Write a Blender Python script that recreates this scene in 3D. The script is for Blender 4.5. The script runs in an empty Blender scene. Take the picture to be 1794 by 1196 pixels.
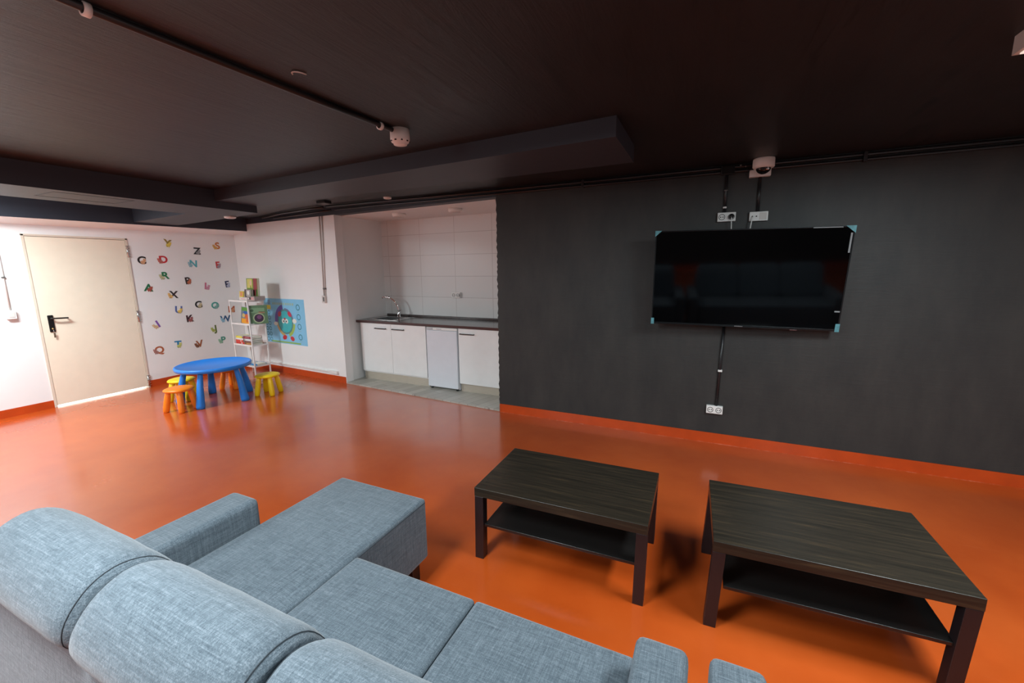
import bpy, bmesh, math, random
from mathutils import Vector, Matrix, Euler
random.seed(7)
S = bpy.context.scene
COL = S.collection
PI = math.pi

# ------------------------------------------------------------------ camera, world, exposure
cam_data = bpy.data.cameras.new('camera')
cam = bpy.data.objects.new('camera', cam_data)
COL.objects.link(cam)
S.camera = cam
cam_data.sensor_width = 36.0
cam_data.lens = 36.0 * 742.69 / 1794.0
cam_data.clip_start = 0.02
yaw, pitch, roll = .4389, -.1712, -.0119
fw = Vector((-math.sin(yaw)*math.cos(pitch), math.cos(yaw)*math.cos(pitch), math.sin(pitch)))
rt = Vector((math.cos(yaw), math.sin(yaw), 0))
up = rt.cross(fw)
r2 = rt*math.cos(roll) + up*math.sin(roll)
u2 = up*math.cos(roll) - rt*math.sin(roll)
cam.matrix_world = Matrix(((r2.x, u2.x, -fw.x, 7.0478), (r2.y, u2.y, -fw.y, -4.0636), (r2.z, u2.z, -fw.z, 1.5824), (0, 0, 0, 1)))

world = bpy.data.worlds.new('world')
S.world = world
world.use_nodes = True
world.node_tree.nodes['Background'].inputs[0].default_value = (.8, .85, 1, 1)
world.node_tree.nodes['Background'].inputs[1].default_value = 0.05
S.view_settings.view_transform = 'Standard'
S.view_settings.look = 'None'
S.view_settings.exposure = 0.34
S.view_settings.gamma = 1.0
S.view_settings.use_curve_mapping = False

# ceiling light panels: (centre x, centre y, watts)
CEIL = 2.39
PANELS = [(8.29, -2.34, 66, .03), (5.75, -4.05, 68, .04), (1.15, -3.00, 112, .34), (8.6, -6.0, 50, .1), (4.0, -5.6, 85, .2)]
LIGHT_COL = (.82, .95, 1.0)
for (px, py, w, fill) in PANELS:
    ld = bpy.data.lights.new('panel_light', 'AREA')
    ld.shape = 'RECTANGLE'; ld.size = .42; ld.size_y = .95
    ld.energy = w; ld.color = LIGHT_COL
    lo = bpy.data.objects.new('panel_light', ld)
    lo.location = (px, py, CEIL - .078)
    COL.objects.link(lo)
    # invisible point light added below each panel to brighten upper walls and ceiling
    ld.energy = w*(1-fill)
    pd = bpy.data.lights.new('added_fill_light', 'POINT'); pd.energy = w*fill; pd.color = LIGHT_COL; pd.shadow_soft_size = .3
    po_ = bpy.data.objects.new('added_fill_light', pd); po_.location = (px, py, CEIL - .21); COL.objects.link(po_)
# light of the lit room behind the door (seen only as the bright gap under it)
ld = bpy.data.lights.new('corridor_light', 'AREA'); ld.size = .5; ld.energy = 60
lo = bpy.data.objects.new('corridor_light', ld); lo.location = (-.75, -1.5, 1.9); COL.objects.link(lo)

# ------------------------------------------------------------------ helpers
def lin(c):
    def f(v):
        v /= 255.0
        return v/12.92 if v <= .04045 else ((v+.055)/1.055)**2.4
    return tuple(f(v) for v in c) + (1.0,)

MATS = {}
def mat(name, rgb, rough=.5, metal=0., spec=.5, var=0., vscale=8., bump=0., bscale=60., coat=0., emit=None, es=0., alpha=None, stretch=None):
    if name in MATS: return MATS[name]
    m = bpy.data.materials.new(name); m.use_nodes = True
    nt = m.node_tree; b = nt.nodes['Principled BSDF']
    b.inputs['Base Color'].default_value = lin(rgb)
    b.inputs['Roughness'].default_value = rough
    b.inputs['Metallic'].default_value = metal
    b.inputs['Specular IOR Level'].default_value = spec
    b.inputs['Coat Weight'].default_value = coat
    if emit:
        b.inputs['Emission Color'].default_value = lin(emit); b.inputs['Emission Strength'].default_value = es
    tc = nt.nodes.new('ShaderNodeTexCoord')
    mp = nt.nodes.new('ShaderNodeMapping'); nt.links.new(tc.outputs['Object'], mp.inputs[0])
    if stretch: mp.inputs['Scale'].default_value = stretch
    n = nt.nodes.new('ShaderNodeTexNoise'); n.inputs['Scale'].default_value = vscale; n.inputs['Detail'].default_value = 5
    nt.links.new(mp.outputs[0], n.inputs['Vector'])
    mr = nt.nodes.new('ShaderNodeMapRange'); mr.inputs['From Min'].default_value = .3; mr.inputs['From Max'].default_value = .7
    v = max(var, .02)
    mr.inputs['To Min'].default_value = 1-v; mr.inputs['To Max'].default_value = 1+v
    nt.links.new(n.outputs['Fac'], mr.inputs[0])
    mx = nt.nodes.new('ShaderNodeVectorMath'); mx.operation = 'SCALE'
    mx.inputs[0].default_value = lin(rgb)[:3]
    nt.links.new(mr.outputs[0], mx.inputs['Scale']); nt.links.new(mx.outputs[0], b.inputs['Base Color'])
    if bump:
        n2 = nt.nodes.new('ShaderNodeTexNoise'); n2.inputs['Scale'].default_value = bscale; n2.inputs['Detail'].default_value = 4
        nt.links.new(mp.outputs[0], n2.inputs['Vector'])
        bp = nt.nodes.new('ShaderNodeBump'); bp.inputs['Strength'].default_value = bump; bp.inputs['Distance'].default_value = .01
        nt.links.new(n2.outputs['Fac'], bp.inputs['Height']); nt.links.new(bp.outputs[0], b.inputs['Normal'])
    MATS[name] = m
    return m

def N_(nt, t, **kw):
    n = nt.nodes.new(t)
    for k, v in kw.items():
        if k in n.inputs: n.inputs[k].default_value = v
        else: setattr(n, k, v)
    return n

def fabric_mat():
    m = bpy.data.materials.new('woven_fabric'); m.use_nodes = True
    nt = m.node_tree; b = nt.nodes['Principled BSDF']; L = nt.links.new
    b.inputs['Roughness'].default_value = .85; b.inputs['Specular IOR Level'].default_value = .25
    b.inputs['Sheen Weight'].default_value = .25; b.inputs['Sheen Roughness'].default_value = .5
    tc = N_(nt, 'ShaderNodeTexCoord')
    vals = []
    for sc, det in (((14, 420, 420), 2), ((420, 14, 420), 2), ((420, 420, 14), 2), ((5, 120, 120), 2), ((120, 5, 120), 2), ((120, 120, 5), 2)):
        mp = N_(nt, 'ShaderNodeMapping'); mp.inputs['Scale'].default_value = sc
        n = N_(nt, 'ShaderNodeTexNoise', Scale=1.0, Detail=float(det)); L(tc.outputs['Object'], mp.inputs[0]); L(mp.outputs[0], n.inputs['Vector'])
        vals.append(n.outputs['Fac'])
    s = vals[0]
    for i_, v in enumerate(vals[1:]):
        if i_ >= 2:
            h_ = N_(nt, 'ShaderNodeMath', operation='MULTIPLY_ADD'); h_.inputs[1].default_value = .45; h_.inputs[2].default_value = .275; L(v, h_.inputs[0]); v = h_.outputs[0]
        a = N_(nt, 'ShaderNodeMath', operation='ADD'); L(s, a.inputs[0]); L(v, a.inputs[1]); s = a.outputs[0]
    mr = N_(nt, 'ShaderNodeMapRange'); mr.inputs['From Min'].default_value = 2.4; mr.inputs['From Max'].default_value = 3.6
    L(s, mr.inputs[0])
    cr = N_(nt, 'ShaderNodeValToRGB')
    cr.color_ramp.elements[0].color = lin((54, 64, 73)); cr.color_ramp.elements[1].color = lin((122, 130, 138))
    e = cr.color_ramp.elements.new(.5); e.color = lin((86, 96, 104))
    L(mr.outputs[0], cr.inputs[0]); L(cr.outputs[0], b.inputs['Base Color'])
    bp = N_(nt, 'ShaderNodeBump'); bp.inputs['Strength'].default_value = .35; bp.inputs['Distance'].default_value = .002
    L(s, bp.inputs['Height']); L(bp.outputs[0], b.inputs['Normal'])
    return m

def floor_mat():
    m = bpy.data.materials.new('painted_floor'); m.use_nodes = True
    nt = m.node_tree; b = nt.nodes['Principled BSDF']; L = nt.links.new
    tc = N_(nt, 'ShaderNodeTexCoord')
    n = N_(nt, 'ShaderNodeTexNoise', Scale=1.3, Detail=6.0, Roughness=.6); L(tc.outputs['Object'], n.inputs['Vector'])
    cr = N_(nt, 'ShaderNodeValToRGB')
    cr.color_ramp.elements[0].position = .3; cr.color_ramp.elements[0].color = lin((178, 70, 20))
    cr.color_ramp.elements[1].position = .72; cr.color_ramp.elements[1].color = lin((200, 88, 32))
    L(n.outputs['Fac'], cr.inputs[0])
    # pale scuffs
    mp = N_(nt, 'ShaderNodeMapping'); mp.inputs['Scale'].default_value = (1.2, 7, 1); mp.inputs['Rotation'].default_value = (0, 0, .5)
    L(tc.outputs['Object'], mp.inputs[0])
    n2 = N_(nt, 'ShaderNodeTexNoise', Scale=2.2, Detail=9.0, Roughness=.72, Distortion=.8); L(mp.outputs[0], n2.inputs['Vector'])
    cr2 = N_(nt, 'ShaderNodeValToRGB'); cr2.color_ramp.elements[0].position = .62; cr2.color_ramp.elements[1].position = .82
    L(n2.outputs['Fac'], cr2.inputs[0])
    sc = N_(nt, 'ShaderNodeMath', operation='MULTIPLY'); sc.inputs[1].default_value = .22; L(cr2.outputs[0], sc.inputs[0])
    mx = N_(nt, 'ShaderNodeMix', data_type='RGBA'); L(sc.outputs[0], mx.inputs[0]); L(cr.outputs[0], mx.inputs[6]); mx.inputs[7].default_value = lin((225, 130, 95))
    # patchy pale line where the floor meets the skirting of the back wall
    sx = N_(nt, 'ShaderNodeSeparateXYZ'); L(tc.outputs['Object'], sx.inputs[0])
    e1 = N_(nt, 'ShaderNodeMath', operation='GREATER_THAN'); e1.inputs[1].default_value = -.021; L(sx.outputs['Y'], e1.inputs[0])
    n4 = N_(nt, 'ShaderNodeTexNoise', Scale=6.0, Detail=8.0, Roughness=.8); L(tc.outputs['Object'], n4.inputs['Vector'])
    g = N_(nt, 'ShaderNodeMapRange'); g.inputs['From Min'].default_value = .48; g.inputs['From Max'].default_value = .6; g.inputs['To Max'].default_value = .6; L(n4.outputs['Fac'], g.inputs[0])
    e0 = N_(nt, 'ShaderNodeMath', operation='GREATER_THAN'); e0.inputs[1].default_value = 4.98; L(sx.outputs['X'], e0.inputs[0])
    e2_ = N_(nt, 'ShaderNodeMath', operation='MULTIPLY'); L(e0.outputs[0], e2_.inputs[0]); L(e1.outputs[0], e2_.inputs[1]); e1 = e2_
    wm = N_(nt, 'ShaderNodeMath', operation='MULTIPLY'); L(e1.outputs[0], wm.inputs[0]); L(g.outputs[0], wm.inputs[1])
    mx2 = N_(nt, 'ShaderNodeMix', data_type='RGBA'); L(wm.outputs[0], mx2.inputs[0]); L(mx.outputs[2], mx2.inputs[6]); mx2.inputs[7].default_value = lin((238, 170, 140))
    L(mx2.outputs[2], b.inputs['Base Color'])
    mr = N_(nt, 'ShaderNodeMapRange'); mr.inputs['To Min'].default_value = .17; mr.inputs['To Max'].default_value = .32
    L(n.outputs['Fac'], mr.inputs[0]); L(mr.outputs[0], b.inputs['Roughness'])
    b.inputs['Specular IOR Level'].default_value = .55
    b.inputs['Coat Weight'].default_value = .45; b.inputs['Coat Roughness'].default_value = .13; b.inputs['Coat IOR'].default_value = 1.6
    n3 = N_(nt, 'ShaderNodeTexNoise', Scale=9.0, Detail=3.0); L(tc.outputs['Object'], n3.inputs['Vector'])
    bp = N_(nt, 'ShaderNodeBump'); bp.inputs['Strength'].default_value = .05; bp.inputs['Distance'].default_value = .01
    L(n3.outputs['Fac'], bp.inputs['Height']); L(bp.outputs[0], b.inputs['Normal'])
    return m

def black_wall_mat(name, c0, c1, rough, scratch=.25, ceiling=False):
    m = bpy.data.materials.new(name); m.use_nodes = True
    nt = m.node_tree; b = nt.nodes['Principled BSDF']; L = nt.links.new
    tc = N_(nt, 'ShaderNodeTexCoord')
    mp = N_(nt, 'ShaderNodeMapping'); mp.inputs['Scale'].default_value = (2.6, 2.6, 1.0) if not ceiling else (3, 1, 1); L(tc.outputs['Object'], mp.inputs[0])
    n = N_(nt, 'ShaderNodeTexNoise', Scale=1.6, Detail=8.0, Roughness=.65); L(mp.outputs[0], n.inputs['Vector'])
    cr = N_(nt, 'ShaderNodeValToRGB'); cr.color_ramp.elements[0].position = .3; cr.color_ramp.elements[0].color = lin(c0)
    cr.color_ramp.elements[1].position = .75; cr.color_ramp.elements[1].color = lin(c1)
    L(n.outputs['Fac'], cr.inputs[0])
    mp2 = N_(nt, 'ShaderNodeMapping'); mp2.inputs['Scale'].default_value = (1.2, 1.2, 9) if not ceiling else (7, .8, 1)
    mp2.inputs['Rotation'].default_value = (0, .06, .12 if ceiling else 0); L(tc.outputs['Object'], mp2.inputs[0])
    n2 = N_(nt, 'ShaderNodeTexNoise', Scale=2.4, Detail=10.0, Roughness=.75, Distortion=1.2); L(mp2.outputs[0], n2.inputs['Vector'])
    cr2 = N_(nt, 'ShaderNodeValToRGB'); cr2.color_ramp.elements[0].position = .53 if ceiling else .66; cr2.color_ramp.elements[1].position = .66 if ceiling else .8
    L(n2.outputs['Fac'], cr2.inputs[0])
    sc = N_(nt, 'ShaderNodeMath', operation='MULTIPLY'); sc.inputs[1].default_value = scratch; L(cr2.outputs[0], sc.inputs[0])
    mx = N_(nt, 'ShaderNodeMix', data_type='RGBA'); L(sc.outputs[0], mx.inputs[0]); L(cr.outputs[0], mx.inputs[6])
    mx.inputs[7].default_value = lin((10, 9, 9)) if ceiling else lin((140, 136, 132))
    L(mx.outputs[2], b.inputs['Base Color'])
    b.inputs['Roughness'].default_value = rough; b.inputs['Specular IOR Level'].default_value = .5
    bp = N_(nt, 'ShaderNodeBump'); bp.inputs['Strength'].default_value = .45 if ceiling else .14; bp.inputs['Distance'].default_value = .01
    L(n2.outputs['Fac'], bp.inputs['Height']); L(bp.outputs[0], b.inputs['Normal'])
    return m

def wood_mat():
    m = bpy.data.materials.new('black_brown_wood'); m.use_nodes = True
    nt = m.node_tree; b = nt.nodes['Principled BSDF']; L = nt.links.new
    tc = N_(nt, 'ShaderNodeTexCoord')
    mp = N_(nt, 'ShaderNodeMapping'); mp.inputs['Scale'].default_value = (1.6, 34, 34); L(tc.outputs['Object'], mp.inputs[0])
    n = N_(nt, 'ShaderNodeTexNoise', Scale=1.7, Detail=9.0, Roughness=.7, Distortion=.4); L(mp.outputs[0], n.inputs['Vector'])
    cr = N_(nt, 'ShaderNodeValToRGB'); cr.color_ramp.elements[0].position = .32; cr.color_ramp.elements[0].color = lin((28, 24, 19))
    cr.color_ramp.elements[1].position = .74; cr.color_ramp.elements[1].color = lin((74, 58, 40))
    e = cr.color_ramp.elements.new(.55); e.color = lin((44, 37, 29))
    L(n.outputs['Fac'], cr.inputs[0]); L(cr.outputs[0], b.inputs['Base Color'])
    b.inputs['Roughness'].default_value = .33; b.inputs['Specular IOR Level'].default_value = .5
    return m

def tile_mat():
    m = bpy.data.materials.new('white_tiles'); m.use_nodes = True
    nt = m.node_tree; b = nt.nodes['Principled BSDF']; L = nt.links.new
    tc = N_(nt, 'ShaderNodeTexCoord')
    mp = N_(nt, 'ShaderNodeMapping'); mp.inputs['Rotation'].default_value = (PI/2, 0, 0); mp.inputs['Location'].default_value = (-.16, .28, 0)
    L(tc.outputs['Object'], mp.inputs[0])
    br = N_(nt, 'ShaderNodeTexBrick', offset=0.0, squash=1.0)
    br.inputs['Color1'].default_value = lin((228, 225, 222)); br.inputs['Color2'].default_value = lin((224, 222, 220)); br.inputs['Mortar'].default_value = lin((196, 191, 187))
    br.inputs['Scale'].default_value = 1.0; br.inputs['Mortar Size'].default_value = .0035; br.inputs['Brick Width'].default_value = .6; br.inputs['Row Height'].default_value = .3
    L(mp.outputs[0], br.inputs['Vector']); L(br.outputs['Color'], b.inputs['Base Color'])
    b.inputs['Roughness'].default_value = .34
    return m

def plank_tile_mat():
    m = bpy.data.materials.new('grey_plank_tiles'); m.use_nodes = True
    nt = m.node_tree; b = nt.nodes['Principled BSDF']; L = nt.links.new
    tc = N_(nt, 'ShaderNodeTexCoord')
    mp = N_(nt, 'ShaderNodeMapping'); mp.inputs['Rotation'].default_value = (0, 0, PI/2 + .3); L(tc.outputs['Object'], mp.inputs[0])
    br = N_(nt, 'ShaderNodeTexBrick', offset=.4)
    br.inputs['Color1'].default_value = lin((196, 190, 180)); br.inputs['Color2'].default_value = lin((168, 162, 152)); br.inputs['Mortar'].default_value = lin((140, 134, 126))
    br.inputs['Scale'].default_value = 1.0; br.inputs['Mortar Size'].default_value = .003; br.inputs['Brick Width'].default_value = .6; br.inputs['Row Height'].default_value = .12
    L(mp.outputs[0], br.inputs['Vector']); L(br.outputs['Color'], b.inputs['Base Color'])
    b.inputs['Roughness'].default_value = .4
    return m

def link(o, parent=None):
    COL.objects.link(o)
    if parent is not None: o.parent = parent
    return o

def tag(o, label, cat=None, group=None, kind=None):
    if label: o['label'] = label
    if cat: o['category'] = cat
    if group: o['group'] = group
    if kind: o['kind'] = kind
    return o

def thing(name, label, cat, loc=(0, 0, 0), rz=0., group=None):
    o = bpy.data.objects.new(name, None); o.empty_display_size = .1
    o.location = loc; o.rotation_euler = (0, 0, rz)
    link(o); return tag(o, label, cat, group)

class MB:
    def __init__(s): s.bm = bmesh.new(); s.M = Matrix.Identity(4)
    def _add(s, vs, fs, smooth=False):
        b = [s.bm.verts.new(s.M @ Vector(v)) for v in vs]
        for f in fs:
            try:
                fc = s.bm.faces.new([b[i] for i in f]); fc.smooth = smooth
            except ValueError: pass
        return b
    def box(s, x0, x1, y0, y1, z0, z1):
        vs = [(x, y, z) for z in (z0, z1) for y in (y0, y1) for x in (x0, x1)]
        s._add(vs, [(0, 2, 3, 1), (4, 5, 7, 6), (0, 1, 5, 4), (2, 6, 7, 3), (0, 4, 6, 2), (1, 3, 7, 5)]); return s
    def hexa(s, bot, top):
        s._add(list(bot)+list(top), [(3, 2, 1, 0), (4, 5, 6, 7), (0, 1, 5, 4), (1, 2, 6, 5), (2, 3, 7, 6), (3, 0, 4, 7)]); return s
    def prism(s, pts, z0, z1):
        n = len(pts)
        s._add([(p[0], p[1], z0) for p in pts]+[(p[0], p[1], z1) for p in pts],
               [tuple(range(n-1, -1, -1)), tuple(range(n, 2*n))]+[(i, (i+1) % n, n+(i+1) % n, n+i) for i in range(n)]); return s
    def lathe(s, prof, seg=32, c=(0, 0, 0), axis='z', cap=True):
        vs = []; n = len(prof)
        for k in range(seg):
            a = 2*PI*k/seg
            for (r, z) in prof:
                p = (r*math.cos(a), r*math.sin(a), z)
                if axis == 'x': p = (p[2], p[0], p[1])
                if axis == 'y': p = (p[0], p[2], p[1])
                vs.append((p[0]+c[0], p[1]+c[1], p[2]+c[2]))
        fs = []
        for k in range(seg):
            k2 = (k+1) % seg
            for i in range(n-1): fs.append((k*n+i, k2*n+i, k2*n+i+1, k*n+i+1))
        if cap:
            fs.append(tuple(k*n for k in range(seg-1, -1, -1))); fs.append(tuple(k*n+n-1 for k in range(seg)))
        s._add(vs, fs, True); return s
    def tube(s, pts, r, seg=10):
        pts = [Vector(p) for p in pts]; n = len(pts); vs = []
        prev = None
        for i, p in enumerate(pts):
            t = (pts[min(i+1, n-1)]-pts[max(i-1, 0)]).normalized()
            if prev is None:
                a = Vector((0, 0, 1)) if abs(t.z) < .9 else Vector((1, 0, 0))
                x = t.cross(a).normalized()
            else: x = (prev - t*prev.dot(t)).normalized()
            prev = x; y = t.cross(x)
            rr = r[i] if isinstance(r, (list, tuple)) else r
            for k in range(seg):
                a = 2*PI*k/seg; vs.append(p + x*math.cos(a)*rr + y*math.sin(a)*rr)
        fs = [(i*seg+k, i*seg+(k+1) % seg, (i+1)*seg+(k+1) % seg, (i+1)*seg+k) for i in range(n-1) for k in range(seg)]
        fs.append(tuple(range(seg-1, -1, -1))); fs.append(tuple((n-1)*seg+k for k in range(seg)))
        s._add(vs, fs, True); return s
    def done(s, name, m, parent=None, bevel=0., seg=2, kind=None, sub=0):
        bmesh.ops.recalc_face_normals(s.bm, faces=s.bm.faces)
        me = bpy.data.meshes.new(name); s.bm.to_mesh(me); s.bm.free()
        me.materials.append(m)
        o = bpy.data.objects.new(name, me); link(o, parent)
        if bevel:
            b = o.modifiers.new('bevel', 'BEVEL'); b.width = bevel; b.segments = seg; b.limit_method = 'ANGLE'; b.angle_limit = .6
            for p in me.polygons: p.use_smooth = True
            b.harden_normals = False
            w = o.modifiers.new('wn', 'WEIGHTED_NORMAL'); w.keep_sharp = True
        if sub:
            q = o.modifiers.new('sub', 'SUBSURF'); q.levels = sub; q.render_levels = sub
        if kind: o['kind'] = kind
        return o

def box(name, m, x0, x1, y0, y1, z0, z1, parent=None, bevel=0., kind=None, seg=2):
    return MB().box(x0, x1, y0, y1, z0, z1).done(name, m, parent, bevel, seg, kind)

def copy_tree(root, loc, rz, label):
    r = root.copy(); COL.objects.link(r); r.location = loc; r.rotation_euler = (0, 0, rz); r['label'] = label
    for ch in list(root.children):
        c = ch.copy(); COL.objects.link(c); c.parent = r
        for g in list(ch.children):
            d = g.copy(); COL.objects.link(d); d.parent = c
    return r

def bez(p0, p1, p2, p3, n=10):
    out = []
    for i in range(n+1):
        t = i/n; out.append(tuple((1-t)**3*a+3*(1-t)**2*t*b+3*(1-t)*t*t*c+t**3*d for a, b, c, d in zip(p0, p1, p2, p3)))
    return out

# ------------------------------------------------------------------ materials
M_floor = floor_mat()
M_fab = fabric_mat()
M_wood = wood_mat()
M_tile = tile_mat()
M_plank = plank_tile_mat()
M_blackwall = black_wall_mat('black_wall_paint', (38, 39, 39), (58, 56, 53), .55, .22)
M_ceil = black_wall_mat('black_ceiling_paint', (29, 28, 29), (42, 39, 40), .42, .85, True)
M_beam = mat('beam_black_paint', (52, 55, 64), .5, var=.06, vscale=3, bump=.1, bscale=12)
M_white = mat('white_wall_paint', (240, 238, 236), .6, var=.015, vscale=2, bump=.06, bscale=20)
M_nichepaint = mat('niche_white_paint', (232, 231, 229), .6, var=.015, vscale=2)
M_red = mat('red_skirting_paint', (192, 70, 20), .35, var=.1, vscale=6)
M_cream = mat('cream_door_paint', (242, 228, 206), .42, var=.01)
M_dwhite = mat('white_plastic', (236, 234, 230), .4)
M_gwhite = mat('aged_white_plastic', (214, 206, 200), .45)
M_cab = mat('white_laminate', (242, 241, 239), .3)
M_fridge = mat('fridge_white', (226, 228, 234), .3)
M_kick = mat('brushed_plinth', (196, 184, 168), .38, metal=.25, var=.06, vscale=10, stretch=(1, 1, 12))
M_counter = mat('dark_worktop', (84, 74, 72), .16, var=.2, vscale=60)
M_counter_edge = mat('dark_worktop_edge', (70, 42, 40), .35, var=.1, vscale=30)
M_steel = mat('stainless_steel', (205, 205, 205), .22, metal=1.)
M_chrome = mat('chrome', (220, 222, 225), .08, metal=1.)
M_black = mat('black_metal', (22, 22, 23), .35)
M_pipe = mat('black_painted_pipe', (34, 34, 36), .3)
M_bplastic = mat('black_plastic', (18, 18, 18), .3)
M_screen = mat('tv_screen', (3, 3, 4), .07, spec=.3)
M_tvframe = mat('tv_frame', (40, 44, 46), .25, metal=.6)
M_tape = mat('blue_corner_tape', (96, 158, 168), .35, var=.25, vscale=40)
M_film = mat('protective_film', (150, 156, 158), .25)
M_blue = mat('blue_plastic', (34, 130, 224), .38, var=.02)
M_yellow = mat('yellow_plastic', (250, 208, 14), .38, var=.02)
M_orange = mat('orange_plastic', (246, 130, 24), .38, var=.02)
M_shelfw = mat('white_shelf_metal', (238, 232, 228), .35)
M_page = mat('book_pages', (236, 230, 216), .8, var=.08, vscale=200)
M_brass = mat('brass', (200, 170, 110), .3, metal=1.)
M_grey = mat('grey_slot', (90, 88, 86), .5)
M_piping = mat('dark_seam_piping', (44, 50, 56), .8)

# ------------------------------------------------------------------ room shell
A = -.084; XN = 4.9773
wd = Vector((math.cos(A), math.sin(A), 0)); wb = Vector((-math.sin(A), math.cos(A), 0))   # along / into the wall
def W(a, d, z=0.): return Vector((XN, 0, 0)) + wd*a + wb*d + Vector((0, 0, z))
RZ_W = A
YF = -7.6; XR = 11.0
AC = -XN/math.cos(A)      # along-coordinate of the corner with the left wall

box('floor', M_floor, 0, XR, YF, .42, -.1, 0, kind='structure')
box('ceiling', M_ceil, 0, XR, YF, .42, CEIL, CEIL+.1, kind='structure')

# TV wall; its left end is the ragged paint edge beside the kitchen niche
mb = MB()
pts = []
zz = 0.0; k = 0
while zz < 2.307:
    pts.append((XN + (.004 if k % 2 else -.004)*random.uniform(.3, 1.7) if zz > .1 else XN, zz)); zz += random.uniform(.02, .06); k += 1
pts.append((XN, 2.307)); pts.append((XN, CEIL)); pts.append((XR, CEIL)); pts.append((XR, 0))
n = len(pts)
mb._add([(p[0], 0, p[1]) for p in pts]+[(p[0], .02, p[1]) for p in pts],
        [tuple(range(n)), tuple(range(2*n-1, n-1, -1))]+[(i, n+i, n+(i+1) % n, (i+1) % n) for i in range(n)])
mb.done('wall_back', M_blackwall, kind='structure')
box('wall_back_core', M_nichepaint, XN+.002, XR, .02, .16, 0, CEIL, kind='structure').name = 'wall_niche_right'

def wbox(name, m, a0, a1, d0, d1, z0, z1, kind='structure', parent=None, bevel=0.):
    mb = MB(); mb.M = Matrix.Translation((XN, 0, 0)) @ Matrix.Rotation(A, 4, 'Z')
    return mb.box(a0, a1, d0, d1, z0, z1).done(name, m, parent, bevel, kind=kind)
NL = -2.535
wbox('wall_corner', M_white, AC, NL, 0, .12, 0, 2.307)
wbox('trim_1', M_beam, AC, 0, 0, .12, 2.307, CEIL)                       # black painted strip above the niche
# niche shell
EN = -.022
nx, ny = 2.502, .5135
NM = Matrix.Translation((nx, ny, 0)) @ Matrix.Rotation(EN, 4, 'Z')
def nbox(name, m, s0, s1, d0, d1, z0, z1, parent=None, bevel=0., kind=None):
    mb = MB(); mb.M = NM
    return mb.box(s0, s1, d0, d1, z0, z1).done(name, m, parent, bevel, kind=kind)
nbox('wall_niche_back', M_tile, -.2, 2.6, .60, .72, 0, 2.45, kind='structure')
# left cheek of the niche runs from the white wall to the niche back
p0 = W(NL, .001); p1 = NM @ Vector((-.075, .6, 0)); q0 = W(NL-.1, .05); q1 = NM @ Vector((-.2, .6, 0))
MB().hexa([(p0.x, p0.y, 0), (p1.x, p1.y, 0), (q1.x, q1.y, 0), (q0.x, q0.y, 0)], [(p0.x, p0.y, 2.31), (p1.x, p1.y, 2.31), (q1.x, q1.y, 2.31), (q0.x, q0.y, 2.31)]).done('wall_niche_left', M_nichepaint, kind='structure')
MB().prism([tuple(W(NL-.05, .12)[:2]), tuple(W(.1, .12)[:2]), (XN+.15, 1.2), (nx-.2, 1.2)], 2.300, 2.45).done('trim_2', M_nichepaint, kind='structure')
MB().prism([tuple(W(NL, -.0)[:2]), (XN, 0), (XN+.02, .02), (XN+.02, 1.1), (2.42, 1.1)], 0.0, .018).done('floor_niche', M_plank, kind='structure')
box('wall_niche_right_return', M_nichepaint, XN+.002, XN+.12, .16, 1.15, 0, CEIL, kind='structure').name = 'trim_3'

# left wall with the door opening
DY0, DY1, DZ = -1.952, -1.028, 2.007
mb = MB().box(-.14, 0, YF, DY0, 0, CEIL).box(-.14, 0, DY1, .45, 0, CEIL).box(-.14, 0, DY0, DY1, DZ, CEIL)
mb.done('wall_left', M_white, kind='structure')
box('wall_right', M_white, XR, XR+.1, YF, .1, 0, CEIL, kind='structure')
box('wall_front', M_blackwall, 0, XR, YF-.1, YF, 0, CEIL, kind='structure')
# room behind the door
MB().box(-1.4, -.14, -2.6, -.4, -.1, 0).box(-1.45, -1.4, -2.6, -.4, 0, 2.2).box(-1.4, -.14, -2.65, -2.6, 0, 2.2).box(-1.4, -.14, -.4, -.35, 0, 2.2).box(-1.4, -.14, -2.6, -.4, 2.2, 2.25).box(-.14, 0, DY0, DY1, -.1, -.0005).done('trim_4', M_white, kind='structure')

# skirting bands
box('baseboard_left', M_red, 0, .008, YF, DY0-.012, 0, .092, kind='structure')
box('baseboard_left_corner', M_red, 0, .008, DY1+.012, .42, 0, .092, kind='structure')
wbox('baseboard_corner', M_red, AC, NL-.01, -.008, 0, 0, .092)
box('baseboard_back', M_red, XN+.006, XR, -.008, 0, 0, .092, kind='structure')
box('baseboard_right', M_red, XR-.008, XR, YF, 0, 0, .092, kind='structure')
box('baseboard_front', M_red, 0, XR, YF, YF+.008, 0, .092, kind='structure')
M_step = mat('painted_step_edge', (176, 50, 20), .35, var=.1)

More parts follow.
